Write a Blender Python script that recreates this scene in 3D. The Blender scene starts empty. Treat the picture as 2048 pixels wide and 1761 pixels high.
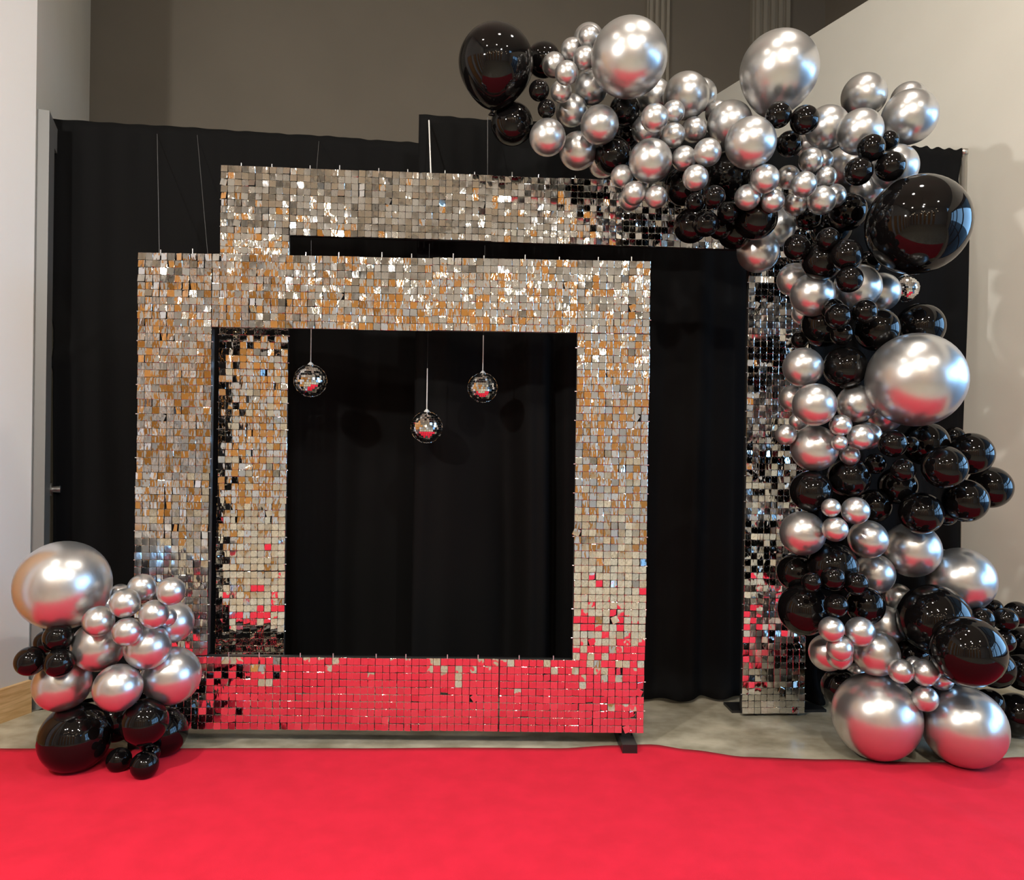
import bpy, bmesh, math, random
from mathutils import Vector, Matrix, Euler

# ------------------------------------------------------------------ scene, camera, world, main lights
scene = bpy.context.scene
COL = scene.collection
CAM_H = 1.2838
cam_data = bpy.data.cameras.new('camera')
cam_data.sensor_fit = 'HORIZONTAL'
cam_data.sensor_width = 36.0
cam_data.lens = 1500.0 / 2048.0 * 36.0
cam_data.clip_start = 0.05
camera = bpy.data.objects.new('camera', cam_data)
COL.objects.link(camera)
FW = Vector((0.0, 0.999996, -0.00277))
RT = Vector((0.999891, 0.0000409, 0.0147711))
UP = Vector((-0.0147711, 0.0027715, 0.9998871))
camera.matrix_world = Matrix(((RT.x, UP.x, -FW.x, 0), (RT.y, UP.y, -FW.y, 0),
                              (RT.z, UP.z, -FW.z, CAM_H), (0, 0, 0, 1)))
scene.camera = camera

vs = scene.view_settings
vs.view_transform = 'Standard'
vs.look = 'None'
vs.gamma = 1.0
vs.use_curve_mapping = False
vs.exposure = -1.38
cy = scene.cycles
cy.max_bounces = 4
cy.diffuse_bounces = 2
cy.glossy_bounces = 4
cy.transmission_bounces = 2
cy.caustics_reflective = False
cy.caustics_refractive = False
cy.sample_clamp_indirect = 6.0
cy.adaptive_threshold = 0.02

world = bpy.data.worlds.new('evening_sky')
scene.world = world
world.use_nodes = True
wn = world.node_tree.nodes
wn['Background'].inputs['Color'].default_value = (0.30, 0.60, 1.0, 1)
wn['Background'].inputs['Strength'].default_value = 22.0


def add_light(name, kind, loc, target, energy, color, **kw):
    d = bpy.data.lights.new(name, kind)
    d.energy = energy
    d.color = color
    for k, v in kw.items():
        setattr(d, k, v)
    o = bpy.data.objects.new(name, d)
    COL.objects.link(o)
    o.location = loc
    o.rotation_euler = (Vector(target) - Vector(loc)).to_track_quat('-Z', 'Y').to_euler()
    return o


WARM = (1.0, 0.92, 0.81)
# the spotlight of the hall that throws the shadows on drape and wall
KEY = (0.75, 0.2, 3.45)
add_light('track_spot', 'SPOT', KEY, (0.1, 3.3, 1.0), 350, (1.0, 0.96, 0.91),
          spot_size=math.radians(150), spot_blend=0.35, shadow_soft_size=0.05)
KEY2 = (-1.75, 0.35, 2.8)
add_light('track_spot_left', 'SPOT', KEY2, (1.0, 3.5, 1.4), 620, (1.0, 0.96, 0.91),
          spot_size=math.radians(140), spot_blend=0.4, shadow_soft_size=0.05)
# round ceiling downlights
DOWN = [(-2.0, 0.9, 5.3), (0.3, 1.5, 5.3), (1.55, 2.3, 5.3), (-2.6, -2.2, 5.3), (0.2, -2.4, 5.3), (3.0, -1.6, 5.3)]
for p, e in zip(DOWN, (55, 60, 120, 210, 230, 230)):
    add_light('downlight_lamp', 'AREA', (p[0], p[1], p[2] - 0.03), (p[0], p[1], 0), e, WARM, shape='DISK', size=0.26)

# ------------------------------------------------------------------ materials
MATS = {}


def material(name, color, rough=0.6, metal=0.0, **kw):
    m = bpy.data.materials.new(name)
    m.use_nodes = True
    b = m.node_tree.nodes['Principled BSDF']
    b.inputs['Base Color'].default_value = (*color, 1)
    b.inputs['Roughness'].default_value = rough
    b.inputs['Metallic'].default_value = metal
    for k, v in kw.items():
        b.inputs[k].default_value = v
    MATS[name] = m
    return m


def noise_color(m, c1, c2, scale, detail=4.0, stretch=(1, 1, 1), coord='Position', lo=0.35, hi=0.65):
    nt = m.node_tree
    n = nt.nodes
    b = n['Principled BSDF']
    if coord == 'Position':
        src = n.new('ShaderNodeNewGeometry').outputs['Position']
    else:
        src = n.new('ShaderNodeTexCoord').outputs[coord]
    mp = n.new('ShaderNodeMapping')
    mp.inputs['Scale'].default_value = stretch
    nt.links.new(src, mp.inputs['Vector'])
    t = n.new('ShaderNodeTexNoise')
    t.inputs['Scale'].default_value = scale
    t.inputs['Detail'].default_value = detail
    nt.links.new(mp.outputs['Vector'], t.inputs['Vector'])
    r = n.new('ShaderNodeValToRGB')
    r.color_ramp.elements[0].position = lo
    r.color_ramp.elements[1].position = hi
    r.color_ramp.elements[0].color = (*c1, 1)
    r.color_ramp.elements[1].color = (*c2, 1)
    nt.links.new(t.outputs['Fac'], r.inputs['Fac'])
    nt.links.new(r.outputs['Color'], b.inputs['Base Color'])
    return mp, t


def bump(m, scale, strength, dist=0.001, stretch=(1, 1, 1), detail=3.0):
    nt = m.node_tree
    n = nt.nodes
    g = n.new('ShaderNodeNewGeometry')
    mp = n.new('ShaderNodeMapping')
    mp.inputs['Scale'].default_value = stretch
    nt.links.new(g.outputs['Position'], mp.inputs['Vector'])
    t = n.new('ShaderNodeTexNoise')
    t.inputs['Scale'].default_value = scale
    t.inputs['Detail'].default_value = detail
    nt.links.new(mp.outputs['Vector'], t.inputs['Vector'])
    bp = n.new('ShaderNodeBump')
    bp.inputs['Strength'].default_value = strength
    bp.inputs['Distance'].default_value = dist
    nt.links.new(t.outputs['Fac'], bp.inputs['Height'])
    nt.links.new(bp.outputs['Normal'], n['Principled BSDF'].inputs['Normal'])


m = material('wall_paint', (0.69, 0.675, 0.61), 0.85)
noise_color(m, (0.68, 0.665, 0.60), (0.70, 0.685, 0.62), 3.0)
bump(m, 160, 0.25, 0.001)
m = material('wall_paint_pale', (0.60, 0.59, 0.575), 0.85)
bump(m, 160, 0.2, 0.001)
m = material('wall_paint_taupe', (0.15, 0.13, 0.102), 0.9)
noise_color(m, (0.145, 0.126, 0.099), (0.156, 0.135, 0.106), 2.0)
material('pilaster_paint', (0.25, 0.225, 0.18), 0.85)
m = material('ceiling_paint', (0.76, 0.71, 0.64), 0.9)
m = material('concrete', (0.28, 0.245, 0.175), 0.27)
mp, t = noise_color(m, (0.27, 0.24, 0.165), (0.60, 0.545, 0.42), 5.0, 9.0, (1, 1.4, 1), lo=0.33, hi=0.68)
bump(m, 60, 0.12, 0.002)
m = material('carpet_red', (0.72, 0.006, 0.026), 0.95)
noise_color(m, (0.68, 0.0055, 0.030), (0.76, 0.0075, 0.037), 9.0, 6.0)
m.node_tree.nodes['Principled BSDF'].inputs['Sheen Weight'].default_value = 0.0
m.node_tree.nodes['Principled BSDF'].inputs['Sheen Tint'].default_value = (1, 0.3, 0.35, 1)
bump(m, 900, 0.5, 0.002)
m = material('drape_black', (0.0048, 0.0048, 0.0049), 0.8)
m.node_tree.nodes['Principled BSDF'].inputs['Specular IOR Level'].default_value = 0.08
bump(m, 700, 0.3, 0.001)
material('tube_black', (0.012, 0.012, 0.012), 0.4)
material('pole_metal', (0.62, 0.60, 0.56), 0.3, 1.0)
material('peg_plastic', (0.78, 0.78, 0.78), 0.2, 0.6)
material('grid_clear', (0.05, 0.05, 0.05), 0.15)
m = material('sequin_mirror', (0.90, 0.89, 0.87), 0.035, 1.0)
bump(m, 42, 0.26, 0.0016, (1.8, 1, 0.7), 1.0)
m = material('ball_mirror', (0.93, 0.93, 0.93), 0.03, 1.0)
material('ball_core', (0.30, 0.30, 0.30), 0.5)
material('white_plastic', (0.75, 0.74, 0.72), 0.4)
m = material('chrome_silver', (0.66, 0.66, 0.655), 0.29, 0.9)
m.node_tree.nodes['Principled BSDF'].inputs['Coat Weight'].default_value = 0.12
m.node_tree.nodes['Principled BSDF'].inputs['Coat Roughness'].default_value = 0.06
m = material('latex_black', (0.004, 0.0035, 0.0035), 0.05)
m.node_tree.nodes['Principled BSDF'].inputs['IOR'].default_value = 1.37
m = material('oak', (0.52, 0.32, 0.14), 0.45)
noise_color(m, (0.56, 0.33, 0.13), (0.78, 0.52, 0.26), 6.0, 6.0, (1.2, 1.2, 14))
m = material('oak_orange', (0.50, 0.21, 0.035), 0.5)
noise_color(m, (0.44, 0.18, 0.026), (0.58, 0.265, 0.05), 4.0, 6.0, (6, 6, 0.6))
material('door_paint', (0.44, 0.42, 0.36), 0.5)
material('frame_grey', (0.17, 0.17, 0.16), 0.5)
material('wire_dark', (0.10, 0.10, 0.10), 0.5)
material('window_frame_dark', (0.02, 0.02, 0.022), 0.4)
material('asphalt', (0.05, 0.055, 0.06), 0.9)
m = material('glass_pane', (0.9, 0.95, 1.0), 0.0)
m.node_tree.nodes['Principled BSDF'].inputs['Transmission Weight'].default_value = 1.0
m.node_tree.nodes['Principled BSDF'].inputs['IOR'].default_value = 1.02


def emitter(name, color, strength):
    m = material(name, color, 0.5)
    b = m.node_tree.nodes['Principled BSDF']
    b.inputs['Emission Color'].default_value = (*color, 1)
    b.inputs['Emission Strength'].default_value = strength


emitter('bulb_glow', (1.0, 0.80, 0.54), 110.0)


# ------------------------------------------------------------------ mesh helpers
def box(bm, x0, x1, y0, y1, z0, z1, mat4=None):
    vs_ = [Vector(p) for p in ((x0, y0, z0), (x1, y0, z0), (x1, y1, z0), (x0, y1, z0),
                               (x0, y0, z1), (x1, y0, z1), (x1, y1, z1), (x0, y1, z1))]
    if mat4:
        vs_ = [mat4 @ v for v in vs_]
    v = [bm.verts.new(p) for p in vs_]
    for f in ((0, 3, 2, 1), (4, 5, 6, 7), (0, 1, 5, 4), (1, 2, 6, 5), (2, 3, 7, 6), (3, 0, 4, 7)):
        bm.faces.new([v[i] for i in f])
    return v


def tube(bm, p0, p1, r, seg=10, r1=None, cap=True):
    p0, p1 = Vector(p0), Vector(p1)
    r1 = r if r1 is None else r1
    q = (p1 - p0).to_track_quat('Z', 'Y')
    a, b = [], []
    for i in range(seg):
        t = 2 * math.pi * i / seg
        d = q @ Vector((math.cos(t), math.sin(t), 0))
        a.append(bm.verts.new(p0 + d * r))
        b.append(bm.verts.new(p1 + d * r1))
    for i in range(seg):
        j = (i + 1) % seg
        bm.faces.new((a[i], a[j], b[j], b[i]))
    if cap:
        bm.faces.new(a[::-1])
        bm.faces.new(b)


def lathe(bm, profile, seg=32, axis_mat=None):
    rings = []
    for r, z in profile:
        if r < 1e-6:
            rings.append([bm.verts.new((0, 0, z))])
        else:
            rings.append([bm.verts.new((r * math.cos(2 * math.pi * i / seg), r * math.sin(2 * math.pi * i / seg), z))
                          for i in range(seg)])
    for k in range(len(rings) - 1):
        A, B = rings[k], rings[k + 1]
        for i in range(seg):
            j = (i + 1) % seg
            if len(A) == 1 and len(B) == 1:
                continue
            if len(A) == 1:
                bm.faces.new((A[0], B[i], B[j]))
            elif len(B) == 1:
                bm.faces.new((A[i], A[j], B[0]))
            else:
                bm.faces.new((A[i], A[j], B[j], B[i]))


def mesh_of(name, bm, mat, smooth=False):
    bmesh.ops.recalc_face_normals(bm, faces=bm.faces)
    me = bpy.data.meshes.new(name)
    bm.to_mesh(me)
    bm.free()
    if smooth:
        for p in me.polygons:
            p.use_smooth = True
    me.materials.append(MATS[mat])
    return me


def link(name, data, parent=None, loc=None, rot=None, scale=None):
    o = bpy.data.objects.new(name, data)
    COL.objects.link(o)
    if parent:
        o.parent = parent
    if loc is not None:
        o.location = loc
    if rot is not None:
        o.rotation_euler = rot
    if scale is not None:
        o.scale = scale
    return o


def obj(name, bm, mat, parent=None, smooth=False, **kw):
    return link(name, mesh_of(name, bm, mat, smooth), parent, **kw)


def tag(o, label, cat, group=None, kind=None):
    o['label'] = label
    o['category'] = cat
    if group:
        o['group'] = group
    if kind:
        o['kind'] = kind
    return o


def structure(o, label=None):
    o['kind'] = 'structure'
    if label:
        o['label'] = label
    return o


def thing(name, label, cat, loc=(0, 0, 0), rotz=0.0, group=None):
    o = link(name, None, None, loc, (0, 0, rotz))
    return tag(o, label, cat, group)


def wall_run(bm, p0, p1, z0, z1, thick):
    """a wall between two plan points; the thickness goes to the right-hand side of the run"""
    p0, p1 = Vector((p0[0], p0[1], 0)), Vector((p1[0], p1[1], 0))
    d = (p1 - p0)
    L = d.length
    a = math.atan2(d.y, d.x)
    M = Matrix.Translation(p0) @ Matrix.Rotation(a, 4, 'Z')
    box(bm, 0, L, -thick, 0, z0, z1, M)
    return M, L


# ------------------------------------------------------------------ the room
CEIL = 5.4
CORNER = (-2.19, 3.42)
LD = Vector((-0.33, -0.944)).normalized()
REAR_Y = -5.0
LEFT_REAR = (CORNER[0] + LD.x * (CORNER[1] - REAR_Y) / -LD.y, REAR_Y)
BACK0 = (-2.96, 5.2)
BD = Vector((4.72, 1.3)).normalized()
BACK1 = (BACK0[0] + BD.x * 6.6, BACK0[1] + BD.y * 6.6)
RA = Vector((2.531, 4.166))
RD = Vector((0.41444, -0.91008))


def rw(s):
    p = RA + RD * s
    return (p.x, p.y)


S_END = (RA.y - REAR_Y) / -RD.y
R_REAR = rw(S_END)

bm = bmesh.new()
pts = [LEFT_REAR, R_REAR, rw(-3.2), BACK1, (BACK0[0], BACK0[1] + 0.05), CORNER]
up = [bm.verts.new((x, y, 0)) for x, y in pts]
dn = [bm.verts.new((x, y, -0.15)) for x, y in pts]
bm.faces.new(up)
bm.faces.new(dn[::-1])
for i in range(len(pts)):
    j = (i + 1) % len(pts)
    bm.faces.new((up[i], dn[i], dn[j], up[j]))
structure(obj('floor', bm, 'concrete'), 'worn olive grey polished concrete floor')

bm = bmesh.new()
box(bm, -6.5, 10.5, REAR_Y - 0.2, 8.2, CEIL, CEIL + 0.2)
structure(obj('ceiling', bm, 'ceiling_paint'))

bm = bmesh.new()
wall_run(bm, BACK1, BACK0, 0, CEIL, 0.2)
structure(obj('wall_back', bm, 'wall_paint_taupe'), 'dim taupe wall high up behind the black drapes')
bm = bmesh.new()
wall_run(bm, BACK0, CORNER, 0, CEIL, 0.2)
structure(obj('wall_alcove', bm, 'wall_paint'), 'short wall beside the drape with the grey door')
bm = bmesh.new()
wall_run(bm, CORNER, LEFT_REAR, 0, CEIL, 0.2)
structure(obj('wall_left', bm, 'wall_paint_pale'), 'pale painted wall at the left edge with oak baseboard')
bm = bmesh.new()
wall_run(bm, LEFT_REAR, R_REAR, 0, CEIL, 0.2)
structure(obj('wall_rear', bm, 'wall_paint_pale'))

# right wall, four metres high, windows start just outside the picture
RH = 4.0
W0, W1 = 0.95, 5.6
bm = bmesh.new()
wall_run(bm, rw(W0), rw(-3.2), 0, RH, 0.2)
wall_run(bm, rw(W1), rw(W0), 0, 0.35, 0.2)
wall_run(bm, rw(W1), rw(W0), 3.1, RH, 0.2)
wall_run(bm, rw(S_END), rw(W1), 0, RH, 0.2)
structure(obj('wall_right', bm, 'wall_paint'), 'beige painted wall right of the black drape')
RN = Vector((0.91008, 0.41444))       # outward
bm = bmesh.new()
a0, a1 = Vector(rw(-3.6)), Vector(rw(S_END))
o1 = 1.3
quad = [a0, a1, a1 + RN * o1, a0 + RN * o1]
lo = [bm.verts.new((p.x, p.y, RH)) for p in quad]
hi = [bm.verts.new((p.x, p.y, RH + 0.12)) for p in quad]
bm.faces.new(lo)
bm.faces.new(hi)
for i in range(4):
    j = (i + 1) % 4
    bm.faces.new((lo[i], lo[j], hi[j], hi[i]))
structure(obj('trim_1', bm, 'wall_paint'))
bm = bmesh.new()
wall_run(bm, tuple(a1 + RN * o1), tuple(a0 + RN * (o1 + 0.0)), RH, CEIL, 0.2)
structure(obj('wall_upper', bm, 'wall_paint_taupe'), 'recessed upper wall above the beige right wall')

# windows of the right wall
NW = 4
for k in range(NW):
    s0 = W0 + (W1 - W0) * k / NW
    s1 = W0 + (W1 - W0) * (k + 1) / NW
    bm = bmesh.new()
    q0 = RA + RD * s1 + RN * 0.1
    q1 = RA + RD * s0 + RN * 0.1
    ang = math.atan2((q1 - q0).y, (q1 - q0).x)
    M = Matrix.Translation((q0.x, q0.y, 0)) @ Matrix.Rotation(ang, 4, 'Z')
    L = (q1 - q0).length
    box(bm, 0, 0.06, -0.04, 0.04, 0.35, 3.1, M)
    box(bm, L - 0.06, L, -0.04, 0.04, 0.35, 3.1, M)
    box(bm, 0.06, L - 0.06, -0.04, 0.04, 0.35, 0.43, M)
    box(bm, 0.06, L - 0.06, -0.04, 0.04, 3.02, 3.1, M)
    box(bm, 0.06, L - 0.06, -0.03, 0.03, 1.45, 1.53, M)
    w = structure(obj('window_%d' % (k + 1), bm, 'window_frame_dark'))
    d = bpy.data.lights.new('window_portal', 'AREA')
    d.shape = 'RECTANGLE'
    d.size, d.size_y = L, 2.75
    d.cycles.is_portal = True
    po = bpy.data.objects.new('window_portal', d)
    COL.objects.link(po)
    c = (q0 + q1) / 2 + RN * 0.12
    po.location = (c.x, c.y, 1.72)
    po.rotation_euler = Vector((-RN.x, -RN.y, 0)).to_track_quat('-Z', 'Z').to_euler()

bm = bmesh.new()
box(bm, 2.0, 40, -30, 40, -0.4, -0.2)
structure(obj('ground', bm, 'asphalt'))

# pilasters on the back wall
bang = math.atan2(BD.y, BD.x)
for n_, (x, y, wdt) in enumerate(((1.065, 6.309, 0.207), (2.028, 6.574, 0.378))):
    p = structure(link('trim_%d' % (n_ + 2), None, None, (x, y, 0), (0, 0, bang)),
                  ('narrow fluted pilaster on the taupe back wall', 'wide fluted pilaster on the taupe back wall')[n_])
    bm = bmesh.new()
    box(bm, 0, wdt, -0.04, 0.0, 0, CEIL)
    obj('pilaster_board', bm, 'pilaster_paint', p)
    nf = 4 if n_ == 0 else 5
    bm = bmesh.new()
    rib = wdt / (nf * 2 - 1) * 0.9
    box(bm, 0, rib, -0.025, 0, 0, CEIL)
    me = mesh_of('flute', bm, 'pilaster_paint')
    for i in range(nf):
        link('flute', me, p, (wdt * (i + 0.5) / nf - rib / 2, -0.04, 0))

# oak wainscot and cream posts on the rear and left walls of the hall (seen in the mirrors only)
bm = bmesh.new()
M, L = wall_run(bm, (LEFT_REAR[0] + 0.05, REAR_Y + 0.05), (2.8, REAR_Y + 0.05), 0, 3.7, 0.04)
for i in range(6):
    pass
structure(obj('wainscot_rear', bm, 'oak_orange'))
for i in range(7):
    bm = bmesh.new()
    x = -5.0 + i * 1.25
    box(bm, x, x + 0.55, REAR_Y + 0.05, REAR_Y + 0.13, 0, 3.75)
    structure(obj('post_rear', bm, 'wall_paint_pale'))
bm = bmesh.new()
lp = lambda t: (CORNER[0] + LD.x * t + 0.944 * 0.05, CORNER[1] + LD.y * t - 0.33 * 0.05)
wall_run(bm, lp(0.42), lp(8.5), 0, 3.2, 0.04)
structure(obj('wainscot_left', bm, 'oak_orange'))
for i in range(7):
    t0 = 1.1 + i * 1.05
    bm = bmesh.new()
    lq = lambda t: (CORNER[0] + LD.x * t + 0.944 * 0.10, CORNER[1] + LD.y * t - 0.33 * 0.10)
    wall_run(bm, lq(t0), lq(t0 + 0.42), 0, 3.25, 0.05)
    structure(obj('post_left', bm, 'wall_paint_pale'))

# baseboard of the left wall
bm = bmesh.new()
d3 = Vector((LD.x, LD.y, 0))
M, L = wall_run(bm, (CORNER[0] + 0.02, CORNER[1] - 0.007), (CORNER[0] + LD.x * 0.40 + 0.02, CORNER[1] + LD.y * 0.40 - 0.007), 0, 0.148, 0.03)
structure(obj('baseboard_left', bm, 'oak'), 'warm oak baseboard at the foot of the left wall')

# grey door in the alcove wall, left of the drape
AD = Vector((BACK0[0] - CORNER[0], BACK0[1] - CORNER[1])).normalized()
aang = math.atan2(AD.y, AD.x)
M = Matrix.Translation((CORNER[0], CORNER[1], 0)) @ Matrix.Rotation(aang, 4, 'Z')
door = structure(link('door_1', None, None, (CORNER[0], CORNER[1], 0), (0, 0, aang)), 'grey painted door half covered by the drape')
bm = bmesh.new()
box(bm, 0.02, 0.17, -0.05, 0.0, 0, 2.76)
box(bm, 1.12, 1.25, -0.05, 0.0, 0, 2.76)
box(bm, 0.17, 1.12, -0.05, 0.0, 2.64, 2.76)
obj('door_frame', bm, 'frame_grey', door)
bm = bmesh.new()
box(bm, 0.175, 1.115, -0.035, 0.0, 0.01, 2.635)
leaf = obj('door_leaf', bm, 'door_paint', door)
bm = bmesh.new()
tube(bm, (0.235, -0.035, 1.0), (0.235, -0.05, 1.0), 0.032, 16)
tube(bm, (0.235, -0.05, 1.0), (0.235, -0.085, 1.0), 0.014, 12, 0.018)
obj('deadbolt', bm, 'pole_metal', leaf)

# ------------------------------------------------------------------ red carpet
bm = bmesh.new()
NX, NY = 160, 40
edge = [(-2.9, 2.99), (-2.1, 3.0), (-1.64, 3.016), (-0.643, 3.061), (0.2, 3.085), (0.45, 3.12), (0.60, 3.135), (0.75, 3.09),
        (0.95, 3.035), (1.4, 3.01), (1.8, 3.0), (2.1, 3.065), (3.2, 3.05)]


def edge_y(x):
    for (xa, ya), (xb, yb) in zip(edge, edge[1:]):
        if xa <= x <= xb:
            t = (x - xa) / (xb - xa)
            t = t * t * (3 - 2 * t)
            return ya + (yb - ya) * t
    return 3.0


grid = []
for j in range(NY + 1):
    row = []
    for i in range(NX + 1):
        xl = -2.22 - 0.30 * (j / NY)
        xr = 2.85 + 0.55 * (j / NY)
        x = xl + (xr - xl) * i / NX
        y = edge_y(x) + (1.55 - edge_y(x)) * j / NY
        z = 0.008 + 0.0016 * math.sin(x * 3.1 + y * 2.3) + 0.0014 * math.sin(x * 7.0 - y * 9)
        z += 0.004 * math.exp(-((x - 0.9 - (3.0 - y) * 0.35) / 0.05) ** 2) * (0.4 + 0.6 * j / NY)
        z += 0.004 * math.exp(-((x - 1.75 - (3.0 - y) * 0.5) / 0.07) ** 2) + 0.004 * math.exp(-((x - 1.35 - (3.0 - y) * 0.5) / 0.06) ** 2)
        row.append(bm.verts.new((x, y, z)))
    grid.append(row)
for j in range(NY):
    for i in range(NX):
        bm.faces.new((grid[j][i], grid[j + 1][i], grid[j + 1][i + 1], grid[j][i + 1]))
carpet = obj('carpet', bm, 'carpet_red', smooth=True)
sol = carpet.modifiers.new('thickness', 'SOLIDIFY')
sol.thickness = 0.006
sol.offset = -1
tag(carpet, 'bright red felt carpet runner lying across the foreground floor', 'carpet')


# ------------------------------------------------------------------ black drapes on a pipe stand
def drape(name, p0, p1, ztop, seed, folds, amp, label, left_profile=None, right_profile=None, puddle=0.06, ruffle=0.001, crease=False, nx=260, nz=70):
    rnd = random.Random(seed)
    p0, p1 = Vector(p0), Vector(p1)
    d = p1 - p0
    L = d.length
    d.normalize()
    nrm = Vector((d.y, -d.x))            # toward the camera
    ph = [rnd.uniform(0, 6.28) for _ in range(6)]
    bm = bmesh.new()
    g = []
    for j in range(nz + 1):
        v = j / nz
        z = ztop * (1 - v) + 0.012
        row = []
        for i in range(nx + 1):
            u = i / nx
            s = u * L
            off = 0.0
            if left_profile:
                off += left_profile(z) * max(0.0, 1 - u / 0.12) ** 1.5
            if right_profile:
                off += right_profile(z) * max(0.0, 1 - (1 - u) / 0.12) ** 1.5
            w = folds * 2 * math.pi * u
            warp = w + 2.2 * math.sin(1.7 * u * 6.28 + ph[0]) + 1.1 * math.sin(4.1 * u * 6.28 + ph[4]) + 0.35 * math.sin(z * 1.9 + ph[1] + u * 9)
            deep = 0.10 + 0.9 * min(1.0, v * 1.6)
            n_ = amp * deep * (math.sin(warp) + 0.35 * math.sin(2.1 * warp + ph[2])) * (0.75 + 0.4 * math.sin(u * 11 + ph[4]))
            n_ += 0.004 * math.sin(3.3 * w + ph[3]) * (1 - v) ** 2
            n_ += 0.02 * math.sin(u * 5 + z * 2.4 + ph[5]) * v
            if crease:
                n_ += 0.022 * math.exp(-((z - 1.62 - 0.8 * s) / 0.035) ** 2) * max(0.0, 1 - s / 0.75)
            zz = z
            if v < 0.015:
                zz += ruffle * min(1.0, max(0.05, u * 3 - 0.7)) * math.sin(w * 5.3 + ph[3])
            if z < 0.16:
                k = (1 - z / 0.16)
                n_ += puddle * k * k * (1 + 0.5 * math.sin(w * 1.4 + ph[2]))
                zz += 0.012 * k * (1 + math.sin(w * 2.2 + ph[1])) * 0.5
            p = p0 + d * (s + off) + nrm * n_
            row.append(bm.verts.new((p.x, p.y, max(zz, 0.006))))
        g.append(row)
    for j in range(nz):
        for i in range(nx):
            bm.faces.new((g[j][i], g[j + 1][i], g[j + 1][i + 1], g[j][i + 1]))
    o = obj(name, bm, 'drape_black', smooth=True)
    sm = o.modifiers.new('cloth', 'SOLIDIFY')
    sm.thickness = 0.003
    return tag(o, label, 'drape', 'black backdrop drapes')


def lprof(z):
    # small gathers at the left hem of the cloth: the pinned corner on top and the bulge at 1.9 m
    o = 0.0
    if z > 2.72:
        o -= 0.05 * (z - 2.72) / 0.09
    o -= 0.045 * math.exp(-((z - 1.98) / 0.09) ** 2)
    o += 0.03 * max(0.0, min(1.0, (1.9 - z) / 0.1)) - 0.0
    return o


drape('backdrop_drape', (-2.27, 3.67), (-0.12, 3.955), 2.80, 4, 5, 0.04,
      'left black backdrop drape with diagonal creases, beside the grey door', left_profile=lprof, crease=True)
drape('backdrop_drape', (-0.464, 3.565), (2.305, 3.889), 2.80, 9, 8, 0.06,
      'right black backdrop drape ending at the beige wall, behind the balloon arch',
      right_profile=lambda z: 0.045 * min(1.0, max(0, (2.62 - z) / 0.2)) - 0.02 * max(0, (2.0 - z) / 2.0) - 0.02 * math.exp(-((z - 2.65) / 0.08) ** 2), puddle=0.08, ruffle=0.006)

st = thing('backdrop_stand', 'slim metal upright of the drape stand at the right drape end', 'stand', (2.338, 3.925, 0))
bm = bmesh.new()
tube(bm, (0, 0, 0.006), (0, 0, 2.80), 0.019, 16)
tube(bm, (0, 0, 2.80), (0, 0, 2.825), 0.022, 16)
obj('upright', bm, 'pole_metal', st, True)
bm = bmesh.new()
box(bm, -0.2, 0.12, -0.13, 0.16, 0.0, 0.006)
obj('base_plate', bm, 'tube_black', st)
bm = bmesh.new()
tube(bm, (0, 0, 2.775), (-2.8, -0.27, 2.775), 0.014, 10)
obj('crossbar', bm, 'pole_metal', st, True)


# ------------------------------------------------------------------ sequin frames
def tile_geom(rnd, size):
    """slightly bowed little mirror plate, hanging from its top edge; front faces -y"""
    h = size / 2
    t = 0.0003
    bow, tw = rnd.gauss(0, 0.00010), rnd.gauss(0, 0.00016)
    sk = rnd.gauss(0, 0.00010)
    vf = []
    for a in (0, 1, 2):
        for b_ in (0, 1, 2):
            x = -h + b_ * h
            z = -a * h
            u_, v_ = (b_ - 1), (a - 1)
            y = bow * (1 - u_ * u_) + sk * (1 - v_ * v_) + tw * u_ * v_
            c = 0.0012 if (u_ and v_) else 0.0
            vf.append((x - c * u_, -t + y, z + c * v_))
    vb = [(-h, t, 0), (h, t, 0), (h, t, -size), (-h, t, -size)]
    vb += [vf[0], vf[2], vf[8], vf[6]]
    faces = [(0, 3, 4, 1), (1, 4, 5, 2), (3, 6, 7, 4), (4, 7, 8, 5),
             (9, 10, 11, 12), (13, 14, 10, 9), (14, 15, 11, 10), (15, 16, 12, 11), (16, 13, 9, 12)]
    return vf + vb, faces


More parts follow.
